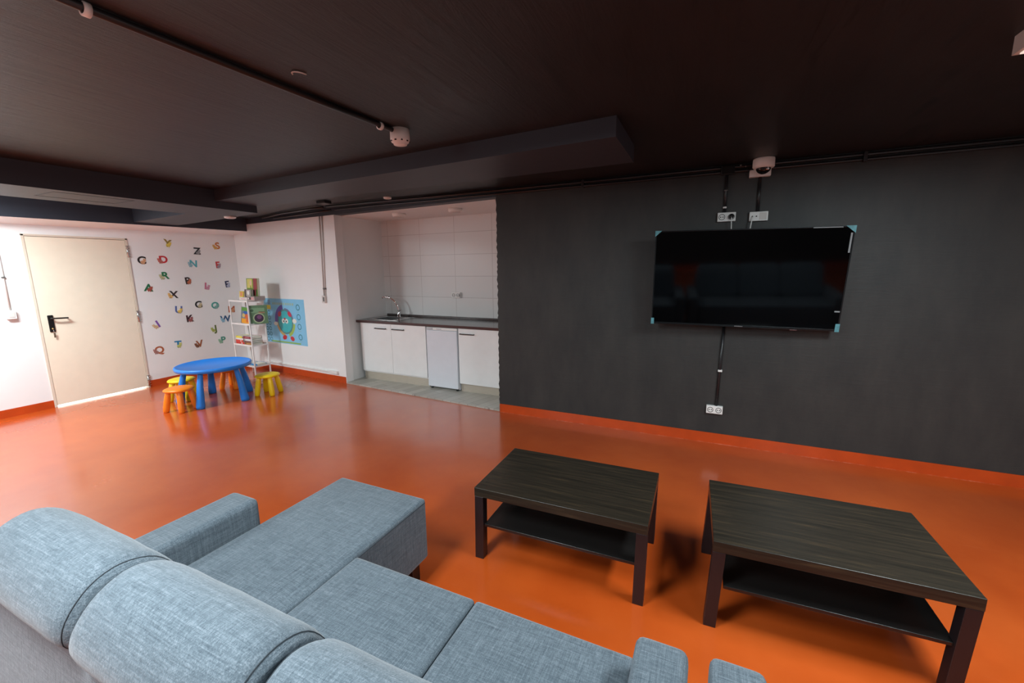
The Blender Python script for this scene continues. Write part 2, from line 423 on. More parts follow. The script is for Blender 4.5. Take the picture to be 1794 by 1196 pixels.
# ceiling beams and the boxed soffit over the left wall
MB().prism([(2.48, -1.31), (6.525, -1.587), (6.515, -.945), (3.6, -.90), (2.48, -.87)], 2.282, CEIL).done('ceiling_beam', M_beam, kind='structure')
MB().prism([(2.48, YF), (2.48, -.87), (1.79, -.74), (1.80, YF)], 2.21, CEIL).done('ceiling_beam', M_beam, kind='structure')
MB().prism([(1.80, -1.22), (1.795, -.745), (.39, -.58), (.39, -1.07)], 2.21, CEIL).done('ceiling_beam', M_beam, kind='structure')
y1c = W(AC+.4, 0).y
mb = MB().hexa([(.39, YF, 2.105), (.39, y1c, 2.20), (.388, y1c, 2.20), (.388, YF, 2.105)], [(.39, YF, CEIL), (.39, y1c, CEIL), (.388, y1c, CEIL), (.388, YF, CEIL)])
mb.done('trim_5', M_beam, kind='structure')
MB().hexa([(.388, YF, 2.105), (.388, y1c, 2.20), (0, .42, 2.158), (0, YF, 2.06)], [(.388, YF, 2.3), (.388, y1c, 2.3), (0, .42, 2.3), (0, YF, 2.3)]).done('trim_6', M_white, kind='structure')

M_slot = mat('dark_slot', (16, 16, 18), .6)
MB().box(2.02, 2.028, -2.45, -1.93, 2.2085, 2.212).box(2.028, 2.36, -2.45, -2.442, 2.2085, 2.212).box(2.028, 2.36, -1.938, -1.93, 2.2085, 2.212).box(2.36, 2.368, -2.45, -1.93, 2.2085, 2.212).done('ceiling_hatch_gap', M_slot, kind='structure')

# ------------------------------------------------------------------ light panels (fixtures)
M_diff = mat('panel_diffuser', (240, 238, 232), .5, emit=(255, 240, 225), es=.55)
pl = ['white ceiling light panel, its corner just visible at the upper right edge', 'white ceiling light panel over the grey sofas', 'white ceiling light panel in the ceiling recess near the cream door', 'white ceiling light panel near the right wall behind the camera', 'white ceiling light panel in the rear half of the room']
for (px, py, w, fill), lb in zip(PANELS, pl):
    t = thing('ceiling_light_panel', lb, 'ceiling light', (px, py, CEIL-.068), group='ceiling light panels')
    mb = MB(); mb.box(-.3, .3, -.6, .6, .004, .068); mb.done('housing', M_gwhite, t)
    box('diffuser', M_diff, -.285, .285, -.585, .585, 0, .004, t)

# ------------------------------------------------------------------ door (cream metal fire door)
dr = thing('door_1', 'cream metal door with black lever handle in the left white wall', 'door', (0, DY0, 0)); dr['kind'] = 'structure'
dw = DY1-DY0
box('door_leaf', M_cream, -.05, .004, .004, dw-.004, .022, DZ-.004, dr, bevel=.003)
M_gap = mat('door_frame_paint', (222, 208, 190), .5)
MB().box(-.10, .010, -.022, .002, 0, DZ+.02).box(-.10, .010, dw-.002, dw+.022, 0, DZ+.02).box(-.10, .010, -.022, dw+.022, DZ, DZ+.022).done('door_frame', M_gap, dr, bevel=.002)
hd = box('lever_plate', M_bplastic, .004, .016, .062, .112, .90, 1.10, dr, bevel=.006)
mb = MB(); yb = .087
mb.tube([(.014, yb, 1.062), (.055, yb, 1.062)], .011, 12)
mb.tube(bez((.055, yb, 1.062), (.062, yb+.02, 1.062), (.06, yb+.05, 1.06), (.058, yb+.135, 1.058), 8), .009, 12)
mb.tube([(.058, yb+.135, 1.058), (.02, yb+.137, 1.056)], .008, 10)
mb.done('lever_handle', M_bplastic, hd)
mb = MB(); mb.lathe([(.001, 0), (.009, 0), (.009, .012), (.001, .012)], 16, (.016, yb, .94), 'x')
mb.done('lock_cylinder', M_brass, hd)
ky = thing('door_key', 'small metal key hanging from the lock of the cream door', 'key', (.018, DY0+yb, .94))
MB().box(.01, .016, -.001, .001, -.015, .012).done('key_blade', M_steel, ky)
MB().tube([(.013, 0, -.012), (.012, .003, -.05)], .0015, 6).done('key_cord', M_gwhite, ky)
MB().prism([(.0, -.008), (.003, -.008), (.003, .008), (.0, .008)], -.105, -.05).done('key_tag', mat('pewter', (150, 132, 110), .4, metal=.8), ky).location = (.01, .004, 0)
for z in (.10, 1.0, 1.86):
    h = MB().tube([(.016, dw+.006, z-.075), (.016, dw+.006, z+.075)], .009, 10)
    for dz in (-.065, -.03, .005, .04, .07): h.box(.004, .02, dw-.006, dw+.03, z+dz-.004, z+dz+.004)
    h.done('hinge', M_steel, dr)

# ------------------------------------------------------------------ wall boxes, conduits
def smooth_conduit(name, label, pts, r, m, cat='conduit'):
    return tag(MB().tube(pts, r, 12).done(name, m), label, cat)

def socket_plate(name, label, loc, rz, w, h, sockets, cat='socket', mm=M_dwhite, kindk='round'):
    t = thing(name, label, cat, loc, rz)
    box('faceplate', mm, -w/2, w/2, -.032, 0, -h/2, h/2, t, bevel=.004)
    for sx in sockets:
        s = MB().lathe([(.020, 0), (.024, 0), (.024, .004), (.020, .004), (.020, 0)], 24, (sx, -.035, 0), 'y', cap=False).done('socket_ring', M_grey, t)
        MB().lathe([(.0005, 0), (.0045, 0), (.0045, .002), (.0005, .002)], 10, (sx-.009, -.034, 0), 'y').lathe([(.0005, 0), (.0045, 0), (.0045, .002), (.0005, .002)], 10, (sx+.009, -.034, 0), 'y').done('socket_hole', M_bplastic, s)
    return t
s1 = socket_plate('wall_socket', 'white double socket above the television on the left, with a black plug', (7.124, 0, 1.978), 0, .135, .073, [-.035, .035])
s2 = socket_plate('wall_socket', 'white aerial and blank double plate above the television on the right', (7.355, 0, 1.970), 0, .132, .073, [])
box('blank_cover', M_gwhite, .004, .055, -.034, -.03, -.027, .027, s2, bevel=.002)
MB().lathe([(.0005, 0), (.005, 0), (.005, .006), (.0005, .006)], 14, (-.045, -.038, 0), 'y').lathe([(.0005, 0), (.005, 0), (.005, .006), (.0005, .006)], 14, (-.016, -.038, 0), 'y').done('aerial_port', M_bplastic, s2)
socket_plate('wall_socket', 'white double socket low on the black wall below the television', (7.137, 0, .318), 0, .132, .072, [-.033, .033])
pgt = thing('power_plug', 'black power plug in the socket above the television', 'plug', (7.159, -.034, 1.978))
MB().lathe([(.001, 0), (.018, 0), (.017, -.03), (.001, -.034)], 16, (0, 0, 0), 'y').done('plug_body', M_bplastic, pgt)
tag(MB().tube(bez((7.160, -.062, 1.975), (7.160, -.075, 1.93), (7.165, -.06, 1.90), (7.166, -.055, 1.80)), .0035, 8).done('power_cable', M_dwhite), 'thin white power cable from the left socket down behind the television', 'cable')
tag(MB().tube(bez((7.310, -.040, 1.965), (7.308, -.075, 1.94), (7.300, -.06, 1.90), (7.295, -.05, 1.80)), .0045, 8).done('aerial_cable', M_dwhite), 'thin white aerial cable from the right plate down behind the television', 'cable')

smooth_conduit('conduit', 'black conduit dropping to the left socket above the television', [(7.105, -.014, 2.35), (7.108, -.014, 2.015)], .011, M_pipe)
smooth_conduit('conduit', 'black conduit dropping from the white box to the aerial plate', [(7.345, -.014, 2.28), (7.347, -.014, 2.008)], .011, M_pipe)
smooth_conduit('conduit', 'black conduit between the television and the low socket', [(7.166, -.014, 1.12), (7.150, -.014, .352)], .0115, M_pipe)
for i, (x, z, lb) in enumerate(((7.107, 2.19, 'grey screw clip halfway on the conduit left above the television'), (7.107, 2.055, 'white screw clip just above the left television socket'), (7.160, .675, 'white clip on the conduit below the television'))):
    c = MB().box(x-.017, x+.017, -.03, 0, z-.009, z+.009) if i == 2 else MB().box(x-.015, x+.013, -.027, 0, z-.007, z+.007)
    tag(c.done('conduit_clip', M_dwhite if i else M_grey, bevel=.003), lb, 'clip')

# two conduits along the top of the back wall, and along the white wall
tag(MB().tube([(2.62, -.05, 2.37), (3.4, -.03, 2.368), (4.2, -.02, 2.366), (XR, -.02, 2.366)], .013).done('conduit', M_pipe), 'upper black conduit running along the top of the back wall', 'conduit')
tag(MB().tube([(2.6, .10, 2.350), (3.4, .06, 2.345), (4.2, .03, 2.335), (4.6, -.02, 2.332), (XR, -.02, 2.332)], .012).done('conduit', M_pipe), 'lower black conduit running along the top of the back wall', 'conduit')
tag(MB().tube([(.9, .30, 2.365), (1.6, .1, 2.366), (2.2, -.0, 2.366), (2.55, -.04, 2.366)], .013).done('conduit', M_pipe), 'black conduit bundle end running under the ceiling toward the left corner', 'conduit')
tag(MB().tube([(1.2, .26, 2.340), (2.0, .16, 2.34), (2.55, .08, 2.345)], .012).done('conduit', M_pipe), 'black conduit hugging the black strip over the white wall', 'conduit')
for x, lb in ((8.0, 'black double clamp on the back wall conduits right of the television'), (5.9, 'black double clamp on the back wall conduits left of the television'), (9.6, 'black double clamp on the back wall conduits at the far right')):
    tag(box('conduit_clamp', M_pipe, x-.012, x+.012, -.038, 0, 2.315, 2.385, bevel=.003), lb, 'clamp')
jb = thing('junction_box', 'black painted junction box over the television', 'junction box', (7.11, 0, 2.345))
box('box_body', M_pipe, -.05, .05, -.045, 0, -.035, .035, jb, bevel=.004)
box('box_lid', M_bplastic, -.046, .046, -.05, -.045, -.031, .031, jb, bevel=.002)
for x in (7.20, 7.235):
    tag(MB().lathe([(.001, 0), (.007, 0), (.007, .01), (.001, .01)], 10, (x, -.042, 2.372 if x < 7.22 else 2.36), 'y').done('cable_gland', M_grey), 'small grey cable gland %s of the pair right of the junction box' % ('nearer one' if x < 7.22 else 'farther one'), 'gland', 'glands by the junction box')
jb2 = thing('junction_box', 'black junction box under the ceiling where the conduits bend over the white wall', 'junction box', (2.83, -.27, CEIL-.03))
box('box_body', M_pipe, -.07, .07, -.05, .05, 0, .03, jb2, bevel=.004)
box('box_lid', M_bplastic, -.065, .065, -.045, .045, -.004, 0, jb2, bevel=.002)

# security camera and its white box
dc = thing('dome_camera', 'white dome security camera with black bubble above the television', 'security camera', (7.353, -.115, CEIL))
MB().lathe([(.001, 0), (.072, 0), (.075, -.01), (.075, -.062), (.066, -.072), (.001, -.072)], 36).done('housing', M_dwhite, dc)
MB().lathe([(.052, -.07)]+[(.052*math.cos(a), -.07-.045*math.sin(a)) for a in [i*PI/16 for i in range(1, 8)]]+[(.0005, -.115)], 32).done('dome', mat('smoked_dome', (14, 14, 15), .08), dc)
MB().lathe([(.001, 0), (.012, 0), (.012, .004), (.001, .004)], 14, (.025, -.045, -.082), 'y').done('lens', M_chrome, dc)
cb = thing('connection_box', 'small white connection box under the dome camera', 'connection box', (7.340, 0, 2.300))
box('box_body', M_dwhite, -.074, .074, -.05, 0, -.028, .026, cb, bevel=.005)

# ceiling detector at the end of its conduit
dt = thing('smoke_detector', 'white cylindrical smoke detector at the end of the ceiling conduit', 'smoke detector', (5.335, -1.93, CEIL))
MB().lathe([(.001, 0), (.056, 0), (.056, -.058), (.05, -.072), (.04, -.075), (.038, -.086), (.001, -.088)], 36).done('detector_body', M_dwhite, dt)
for a in range(0, 360, 40):
    r = math.radians(a); mb = MB(); mb.box(.048*math.cos(r)-.006, .048*math.cos(r)+.006, .048*math.sin(r)-.006, .048*math.sin(r)+.006, -.071, -.064); mb.done('vent_slot', M_bplastic, dt)
smooth_conduit('conduit', 'long black ceiling conduit with white clamps leading to the smoke detector', [(5.266, -3.9, CEIL-.014), (5.272, -3.3, CEIL-.014), (5.30, -2.5, CEIL-.014), (5.325, -1.98, CEIL-.014)], .0135, M_pipe)
for y, x, lb in ((-3.302, 5.272, 'white conduit clamp at the top left of the ceiling'), (-2.075, 5.318, 'white conduit clamp next to the smoke detector')):
    tag(MB().lathe([(.0145, -.009), (.021, -.009), (.021, .009), (.0145, .009), (.0145, -.009)], 20, (x, y, CEIL-.018), 'y', cap=False).done('conduit_clamp', M_dwhite), lb, 'clamp')
tag(MB().tube(bez((5.415, -2.70, CEIL-.003), (5.43, -2.73, CEIL-.004), (5.46, -2.72, CEIL-.004), (5.465, -2.675, CEIL-.003), 6), .003, 6).done('broken_clip', M_gwhite), 'small broken white clip left on the dark ceiling', 'clip')

# small ceiling lights
for nm, lb, x, y, z, r, h in (('ceiling_spot', 'flat white emergency light by the conduits above the niche', 3.675, -.137, CEIL, .045, .02),
                             ('ceiling_spot', 'flat white round light under the beam near the white corner', .353, .2, 2.30, .07, .02),
                             ('ceiling_lamp', 'round white surface lamp on the niche ceiling, left of two', 3.30, .50, 2.30, .085, .04),
                             ('ceiling_lamp', 'round white surface lamp on the niche ceiling, right of two', 4.18, .47, 2.30, .085, .04)):
    if x < 1: x, y, z, r = 1.95, -.84, 2.21, .06
    t = thing(nm, lb, 'ceiling light', (x, y, z), group='lamps on the niche ceiling' if nm == 'ceiling_lamp' else None)
    MB().lathe([(.001, 0), (r, 0), (r, -h*.7), (r*.9, -h), (.001, -h)], 32).done('lamp_body', M_dwhite, t)
    MB().lathe([(.001, -h), (r*.8, -h), (r*.75, -h-.004), (.001, -h-.004)], 32).done('lamp_cover', M_gwhite, t)

# left wall box and conduit
t = thing('switch_box', 'small white surface switch box on the left wall, left of the cream door', 'switch', (0, -2.172, 1.14))
box('box_body', M_dwhite, 0, .045, -.037, .037, -.05, .045, t, bevel=.004)
box('rocker', M_gwhite, .045, .049, -.024, .024, -.03, .028, t, bevel=.002)
smooth_conduit('conduit', 'thin white conduit above the switch box on the left wall', [(.012, -2.168, 2.10), (.012, -2.168, 1.185)], .008, M_gwhite)
tag(MB().box(0, .026, -2.182, -2.154, 1.54, 1.556).done('conduit_clip', M_grey, bevel=.002), 'grey clip on the conduit left of the cream door', 'clip')
# white wall: switch box, twin conduits, trunking
P = W(-2.85, 0, 1.185)
t = thing('switch_box', 'small white surface switch box on the white wall beside the niche', 'switch', P, A)
box('box_body', M_gwhite, -.032, .032, -.035, 0, -.05, .05, t, bevel=.004)
box('rocker', M_grey, -.004, .022, -.038, -.035, -.03, .03, t, bevel=.001)
for da, lb in ((-.012, 'left thin white conduit on the white wall beside the niche'), (.022, 'right thin white conduit on the white wall beside the niche')):
    a = W(-2.80+da*1.6, -.01, 2.307); b = W(-2.85+da, -.01, 1.235)
    smooth_conduit('conduit', lb, [a, b], .007, M_gwhite)
p = W(-2.84, 0, 1.33); c = MB(); c.M = Matrix.Translation(p) @ Matrix.Rotation(A, 4, 'Z'); tag(c.box(-.02, .03, -.022, 0, -.01, .01).done('conduit_clip', M_grey, bevel=.002), 'grey clip on the twin conduits beside the niche', 'clip')
tr = thing('cable_trunking', 'white plastic cable trunking low on the white wall under the poster', 'trunking', W(-3.5, 0, .14), A)
box('trunking_channel', M_dwhite, -.95, .62, -.022, 0, -.012, .012, tr, bevel=.003)
box('trunking_end_box', M_dwhite, .62, .80, -.03, 0, -.022, .022, tr, bevel=.003)
tag(MB().box(0, .02, -.55, .1, .125, .145).done('cable_trunking', M_dwhite), 'short white cable trunking on the left wall behind the white bookshelf', 'trunking').location = (0, .3, 0)

# ------------------------------------------------------------------ television
tv = thing('television', 'large black flat television on the black wall, tilted forward', 'television', (7.27, -.214, 1.474))
tv.rotation_euler = (.101, .012, .062)
w, h = 1.352, .777
box('tv_body', M_bplastic, -w/2, w/2, 0, .035, -h/2, h/2, tv, bevel=.004)
fr = MB().box(-w/2, w/2, -.006, 0, h/2-.009, h/2).box(-w/2, -w/2+.009, -.006, 0, -h/2, h/2).box(w/2-.009, w/2, -.006, 0, -h/2, h/2).box(-w/2, w/2, -.008, 0, -h/2, -h/2+.017).done('tv_bezel', M_tvframe, tv, bevel=.0015)
box('tv_screen', M_screen, -w/2+.009, w/2-.009, -.002, .001, -h/2+.017, h/2-.009, tv)
for sx, sz, ww, hh in ((-1, 1, .05, .045), (1, 1, .06, .05), (-1, -1, .022, .05), (1, -1, .026, .06)):
    xo = sx*w/2; zo = sz*h/2
    x0, x1 = sorted((xo+sx*.002, xo-sx*ww)); z0, z1 = sorted((zo+sz*.002, zo-sz*hh))
    if sz > 0:
        pts = [(x0 if sx < 0 else x1, z1), (x1 if sx < 0 else x0, z1), (x0 if sx < 0 else x1, z0)]
    else: pts = [(x0, z0), (x1, z0), (x1, z1), (x0, z1)]
    k = len(pts); mb = MB()
    mb._add([(a, -.0105, b) for a, b in pts]+[(a, -.0085, b) for a, b in pts], [tuple(range(k)), tuple(range(2*k-1, k-1, -1))]+[(i, (i+1) % k, k+(i+1) % k, k+i) for i in range(k)])
    mb.done('corner_tape', M_tape, tv)
for bb in ((.42, .60, -.0095, -.0065, h/2-.010, h/2-.004), (w/2-.024, w/2-.013, -.0075, -.0035, .2, .34), (w/2-.045, w/2-.012, -.0075, -.0035, -.24, -.23)): MB().box(*bb).done('film_scrap', M_film, tv)
MB().box(-.03, .03, -.0095, -.0075, -h/2+.005, -h/2+.011).done('maker_badge', mat('badge_silver', (170, 170, 172), .3, metal=.8), tv)
box('status_light', mat('sensor_bump', (96, 60, 60), .3), .36, .41, -.007, .0, -h/2-.007, -h/2, tv, bevel=.002)
box('wall_bracket', M_black, -.28, .28, .035, .155, -.16, .16, tv, bevel=.004)

# ------------------------------------------------------------------ coffee tables
def coffee_table(label, x, y, rz, L, Wd, lean):
    H = .42
    t = thing('coffee_table', label, 'coffee table', (x, y, 0), rz, 'black-brown coffee tables')
    MB().box(-L/2, L/2, -Wd/2, Wd/2, H-.05, H).done('tabletop', M_wood, t, bevel=.0025)
    for sx in (-1, 1):
        for sy in (-1, 1):
            x0, x1 = sorted((sx*(L/2-.001), sx*(L/2-.051))); y0, y1 = sorted((sy*(Wd/2-.001), sy*(Wd/2-.051)))
            l = -lean
            MB().hexa([(x0+l, y0, 0), (x1+l, y0, 0), (x1+l, y1, 0), (x0+l, y1, 0)], [(x0, y0, H-.05), (x1, y0, H-.05), (x1, y1, H-.05), (x0, y1, H-.05)]).done('leg', mat('dark_leg_foil', (34, 26, 28), .35, var=.15, vscale=20, stretch=(30, 30, 1)), t, bevel=.002)
    MB().box(-L/2+.052, L/2-.052, -Wd/2+.012, Wd/2-.012, .195, .211).done('shelf', mat('black_shelf_board', (26, 24, 23), .25), t, bevel=.002)
coffee_table('black-brown coffee table with lower shelf, the left one beside the sofa chaise', 6.3972, -1.9503, .0205, .90, .55, .006)
coffee_table('black-brown coffee table with lower shelf, the right one toward the frame edge', 7.5467, -1.9066, .0366, .8698, .5773, .018)

# ------------------------------------------------------------------ sofas
def crom(pts, n=6):
    out = []; N = len(pts)
    for i in range(N):
        p0, p1, p2, p3 = [Vector(pts[(i+j) % N]) for j in (-1, 0, 1, 2)]
        for k in range(n):
            t = k/n
            out.append(.5*((2*p1)+(-p0+p2)*t+(2*p0-5*p1+4*p2-p3)*t*t+(-p0+3*p1-3*p2+p3)*t**3))
    return out

def soft_box(name, parent, x0, x1, y0, y1, z0, z1, r=.02, crown=0., m=None):
    """rounded upholstered block with a slightly domed top"""
    bm = bmesh.new()
    NX, NY = 12, 12
    mb = MB(); mb.bm.free(); mb.bm = bm
    bmesh.ops.create_cube(bm, size=1)
    for v in bm.verts:
        v.co = Vector(((x0+x1)/2+v.co.x*(x1-x0), (y0+y1)/2+v.co.y*(y1-y0), (z0+z1)/2+v.co.z*(z1-z0)))
    bmesh.ops.bevel(bm, geom=list(bm.edges), offset=r, segments=4, profile=.6, affect='EDGES')
    if crown:
        top = [f for f in bm.faces if f.normal.z > .9]
        bmesh.ops.subdivide_edges(bm, edges=list({e for f in top for e in f.edges if e.calc_length() > .1}), cuts=9, use_grid_fill=True)
        for v in bm.verts:
            if v.co.z > z1-r*.3:
                u = max(0, 1-abs((v.co.x-(x0+x1)/2)/((x1-x0)/2))**3); w_ = max(0, 1-abs((v.co.y-(y0+y1)/2)/((y1-y0)/2))**3)
                v.co.z += crown*u*w_
    for f in bm.faces: f.smooth = True
    o = mb.done(name, m or M_fab, parent)
    w_ = o.modifiers.new('wn', 'WEIGHTED_NORMAL')
    return o

def back_cushion(parent, x0, x1, seedv=0):
    prof = [(-3.415, .46), (-3.425, .55), (-3.47, .68), (-3.515, .80), (-3.565, .875), (-3.635, .905), (-3.705, .885), (-3.755, .83), (-3.765, .775), (-3.735, .74), (-3.70, .70), (-3.65, .60), (-3.62, .46)]
    c = crom([(p[0], p[1], 0) for p in prof], 4); n = len(c)
    cy = -3.58; cz = .68
    rnd = random.Random(seedv)
    cols = [0, .012, .03, .06, .12, .22, .34, .5, .66, .78, .88, .94, .97, .988, 1]
    vs = []
    for s in cols:
        d = min(s, 1-s)*(x1-x0)
        e = 1 - .12*max(0, 1-d/.045)**2 - .022*max(0, 1-d/.2)**1.5
        for p in c:
            wob = .0012*math.sin(9*s*6.28*.3+p.x*40+seedv)
            vs.append((x0+s*(x1-x0), cy+(p.x-cy)*e+wob*.4, cz+(p.y-cz)*e+wob))
    fs = []
    for i in range(len(cols)-1):
        for k in range(n): fs.append((i*n+k, i*n+(k+1) % n, (i+1)*n+(k+1) % n, (i+1)*n+k))
    fs.append(tuple(range(n-1, -1, -1))); fs.append(tuple((len(cols)-1)*n+k for k in range(n)))
    mb = MB(); mb._add(vs, fs, True); o = mb.done('back_cushion', M_fab, parent)
    for f in o.data.polygons:
        if len(f.vertices) > 4: f.use_smooth = False
    for i in (2, len(cols)-3):
        pts = [vs[i*n+k] for k in range(n)]
        pts.append(pts[0])
        MB().tube(pts, .0013, 6).done('piping', M_piping, o)
    return o

def sofa(label, ox, chaise):
    t = thing('sofa', label, 'sofa', (ox, -3.35, 0))
    T = Matrix.Translation((-ox if False else 0, 3.35, 0))
    def fix(o): o.location = (0, 3.35, 0); return o
    # coordinates below are written for the first sofa (x from 5.06) and shifted
    X0 = 0.0
    aL0, aL1 = X0, X0+.18
    s = [aL1, aL1+.572, aL1+1.128, aL1+1.672] if chaise else [.14, .70, 1.25, 1.80]
    if not chaise: aL0, aL1 = 0, .135
    aR0 = s[3]; aR1 = aR0+.14
    yf = -2.94
    # frame
    fix(soft_box('base_frame', t, aL0+.02, aR1-.02, -3.70, yf+.02, .085, .16, .01))
    for i in range(3):
        y1 = -2.472 if (i == 0 and chaise) else yf
        o = fix(soft_box('seat', t, s[i]+.0015, s[i+1]-.0015, -3.66, y1, .125, .448, .018, .012))
        pts = [(s[i]+.006, -3.3, .432), (s[i]+.006, y1-.006, .432), (s[i+1]-.006, y1-.006, .432), (s[i+1]-.006, -3.3, .432)]
        e = .0045
        pts = [(s[i]+.0005, -3.3, .430), (s[i]+.0005, y1-.012, .430), (s[i]+.012, y1+.0, .430), (s[i+1]-.012, y1+.0, .430), (s[i+1]-.0005, y1-.012, .430), (s[i+1]-.0005, -3.3, .430)]
        MB().tube(pts, .002, 6).done('piping', M_piping, o)
    fix(soft_box('armrest', t, aL0, aL1-.002, -3.72, yf-.0 if chaise else yf-.02, .085, .565, .032 if chaise else .028))
    fix(soft_box('armrest', t, aR0+.002, aR1, -3.72, yf-.03, .085, .565, .03))
    # raked back panel
    bm = MB(); x0, x1 = aL1-.04, aR0+.04
    bm.hexa([(x0, -3.80, .09), (x1, -3.80, .09), (x1, -3.66, .09), (x0, -3.66, .09)], [(x0+.03, -3.725, .765), (x1-.03, -3.725, .765), (x1-.03, -3.655, .765), (x0+.03, -3.655, .765)])
    fix(bm.done('back_panel', M_fab, t, bevel=.025, seg=4))
    for i in range(3):
        fix(back_cushion(t, s[i]+.004, s[i+1]-.004, i+1))
    for fx, fy in ([(s[1]-.07, -2.53), (aL1+.06, -2.53), (aR0+.07, yf-.08), (aL0+.08, -3.62), (aR0+.07, -3.62)] if chaise else [(.07, yf-.08), (aR0+.07, yf-.08), (.07, -3.62), (aR0+.07, -3.62)]):
        fix(MB().box(fx-.03, fx+.03, fy-.03, fy+.03, 0, .13).done('foot', M_bplastic, t, bevel=.004))
    return t
sofa('blue-grey woven fabric corner sofa with chaise at its left end', 5.062, True)
sofa('blue-grey sofa of which only one armrest end shows, right of the chaise sofa', 7.103, False)

# ------------------------------------------------------------------ kitchen niche
def cabinet(label, s0, s1, doors, handles, z0=.15):
    t = thing('kitchen_cabinet', label, 'cabinet', NM @ Vector((s0, 0, 0)), EN, 'white kitchen cabinets')
    w_ = s1-s0
    MB().box(.004, .02, -.018, .54, .13, .838).box(w_-.02, w_-.004, -.018, .54, .13, .838).box(.02, w_-.02, -.018, .54, .13, .146).box(.02, w_-.02, .53, .54, .13, .838).done('cabinet_body', M_cab, t)
    box('plinth', M_kick, 0, w_, -.0, .015, .018, .135, t)
    for (d0, d1), (h0, h1) in zip(doors, handles):
        d = box('door', M_cab, d0-s0+.002, d1-s0-.002, -.04, -.019, z0, .842, t, bevel=.0015)
        z = .776
        MB().box(h0-s0, h1-s0, -.066, -.056, z-.006, z+.006).box(h0-s0, h0-s0+.012, -.056, -.04, z-.006, z+.006).box(h1-s0-.012, h1-s0, -.056, -.04, z-.006, z+.006).done('handle', M_black, d, bevel=.0015)
    return t
cabinet('white double door sink cabinet in the niche, left of the small fridge', .01, 1.176, [(.02, .585), (.585, 1.174)], [(.30, .50), (.61, .815)])
cabinet('white single door cabinet in the niche, right of the small fridge', 1.682, 2.42, [(1.684, 2.40)], [(1.715, 1.925)], .128)
fg = thing('mini_fridge', 'small white under-counter fridge between the kitchen cabinets', 'fridge', NM @ Vector((1.195, 0, .018)), EN)
box('fridge_body', M_fridge, .003, .475, -.01, .52, .012, .815, fg, bevel=.003)
box('fridge_door', M_fridge, .003, .475, -.058, -.012, .03, .785, fg, bevel=.008, seg=3)
box('fridge_top_panel', M_dwhite, .003, .475, -.05, -.01, .787, .822, fg, bevel=.004)
for bb in ((.01, .10, -.056, -.05, .793, .815), (.16, .24, -.053, -.05, .797, .807)): MB().box(*bb).done('fridge_badge', mat('light_grey_badge', (188, 188, 192), .4), fg)
for sx in (.04, .44): MB().lathe([(.001, 0), (.018, 0), (.018, .014), (.001, .014)], 14, (sx, -.02, -.0005)).done('fridge_foot', M_bplastic, fg)
ct = thing('worktop', 'long dark glossy kitchen worktop across the niche cabinets', 'worktop', NM @ Vector((0, 0, .846)), EN)
SX0, SX1, SY0, SY1 = .07, .60, .07, .47
mb = MB()
x0, x1, y0, y1 = -.045, 2.42, -.05, .595
mb.box(x0, SX0, y0, y1, 0, .032).box(SX1, x1, y0, y1, 0, .032).box(SX0, SX1, y0, SY0, 0, .032).box(SX0, SX1, SY1, y1, 0, .032)
mb.done('worktop_slab', M_counter, ct)
box('worktop_edge', M_counter_edge, x0-.001, x1, -.054, -.0502, .0, .031, ct)
box('upstand', M_counter, -.04, 2.42, .575, .597, .032, .062, ct, bevel=.004)
sk = thing('sink', 'stainless steel inset sink in the worktop by the tap', 'sink', NM @ Vector((0, 0, .878)), EN)
# rim + bowl
bx0, bx1, by0, by1 = .12, .46, .11, .40
MB().box(SX0-.01, SX1+.012, SY0-.01, by0, 0, .004).box(SX0-.01, SX1+.012, by1, SY1+.01, 0, .004).box(SX0-.01, bx0, by0, by1, 0, .004).box(bx1, SX1+.012, by0, by1, 0, .004).done('sink_rim', M_steel, sk)
MB().box(bx0, bx0+.002, by0, by1, -.16, .002).box(bx1-.002, bx1, by0, by1, -.16, .002).box(bx0, bx1, by0, by0+.002, -.16, .002).box(bx0, bx1, by1-.002, by1, -.16, .002).box(bx0, bx1, by0, by1, -.162, -.158).done('sink_bowl', M_steel, sk)
fa = thing('kitchen_tap', 'chrome swan neck kitchen tap at the sink', 'tap', NM @ Vector((.335, .42, .882)), EN)
MB().lathe([(.001, 0), (.03, 0), (.03, .006), (.022, .012), (.021, .075), (.018, .09), (.001, .095)], 24).done('tap_body', M_chrome, fa)
MB().tube(bez((0, 0, .085), (.0, -.005, .20), (-.06, -.03, .31), (-.20, -.10, .305), 14)+[(-.208, -.104, .285)], .0105, 12).done('spout', M_chrome, fa)
MB().tube([(.0, 0, .085), (.03, -.0, .105), (.055, -.0, .118)], [.012, .009, .006], 10).done('tap_lever', M_chrome, fa)
# niche socket on the tiles
P = NM @ Vector((1.262, .6, 1.215))
socket_plate('wall_socket', 'white double socket on the tiled wall of the niche', P, EN, .15, .08, [-.035, .035])
box('switch_slot', M_grey, .064, .069, -.036, -.031, -.03, .03, [o for o in COL.objects if o.name.startswith('wall_socket')][-1])

# ------------------------------------------------------------------ kids' table and stools
kt = thing('kids_table', 'round blue plastic children\'s table with splayed legs', 'table', (1.50, -.975, 0))
R = .403; H = .462
MB().lathe([(.001, H-.012), (R-.03, H-.012), (R-.022, H-.002), (R-.012, H), (R-.003, H-.006), (R, H-.02), (R-.006, H-.045), (R-.03, H-.052), (R-.05, H-.04), (.001, H-.04)], 72).done('tabletop', M_blue, kt)
for k in range(5):
    a = math.radians(-57+72*k); c, s_ = math.cos(a), math.sin(a)
    MB().tube([(.30*c, .30*s_, H-.042), (.31*c, .31*s_, H-.07), (.345*c, .345*s_, .25), (.385*c, .385*s_, .03), (.388*c, .388*s_, .0)], [.034, .027, .034, .046, .042], 20).done('leg', M_blue, kt)

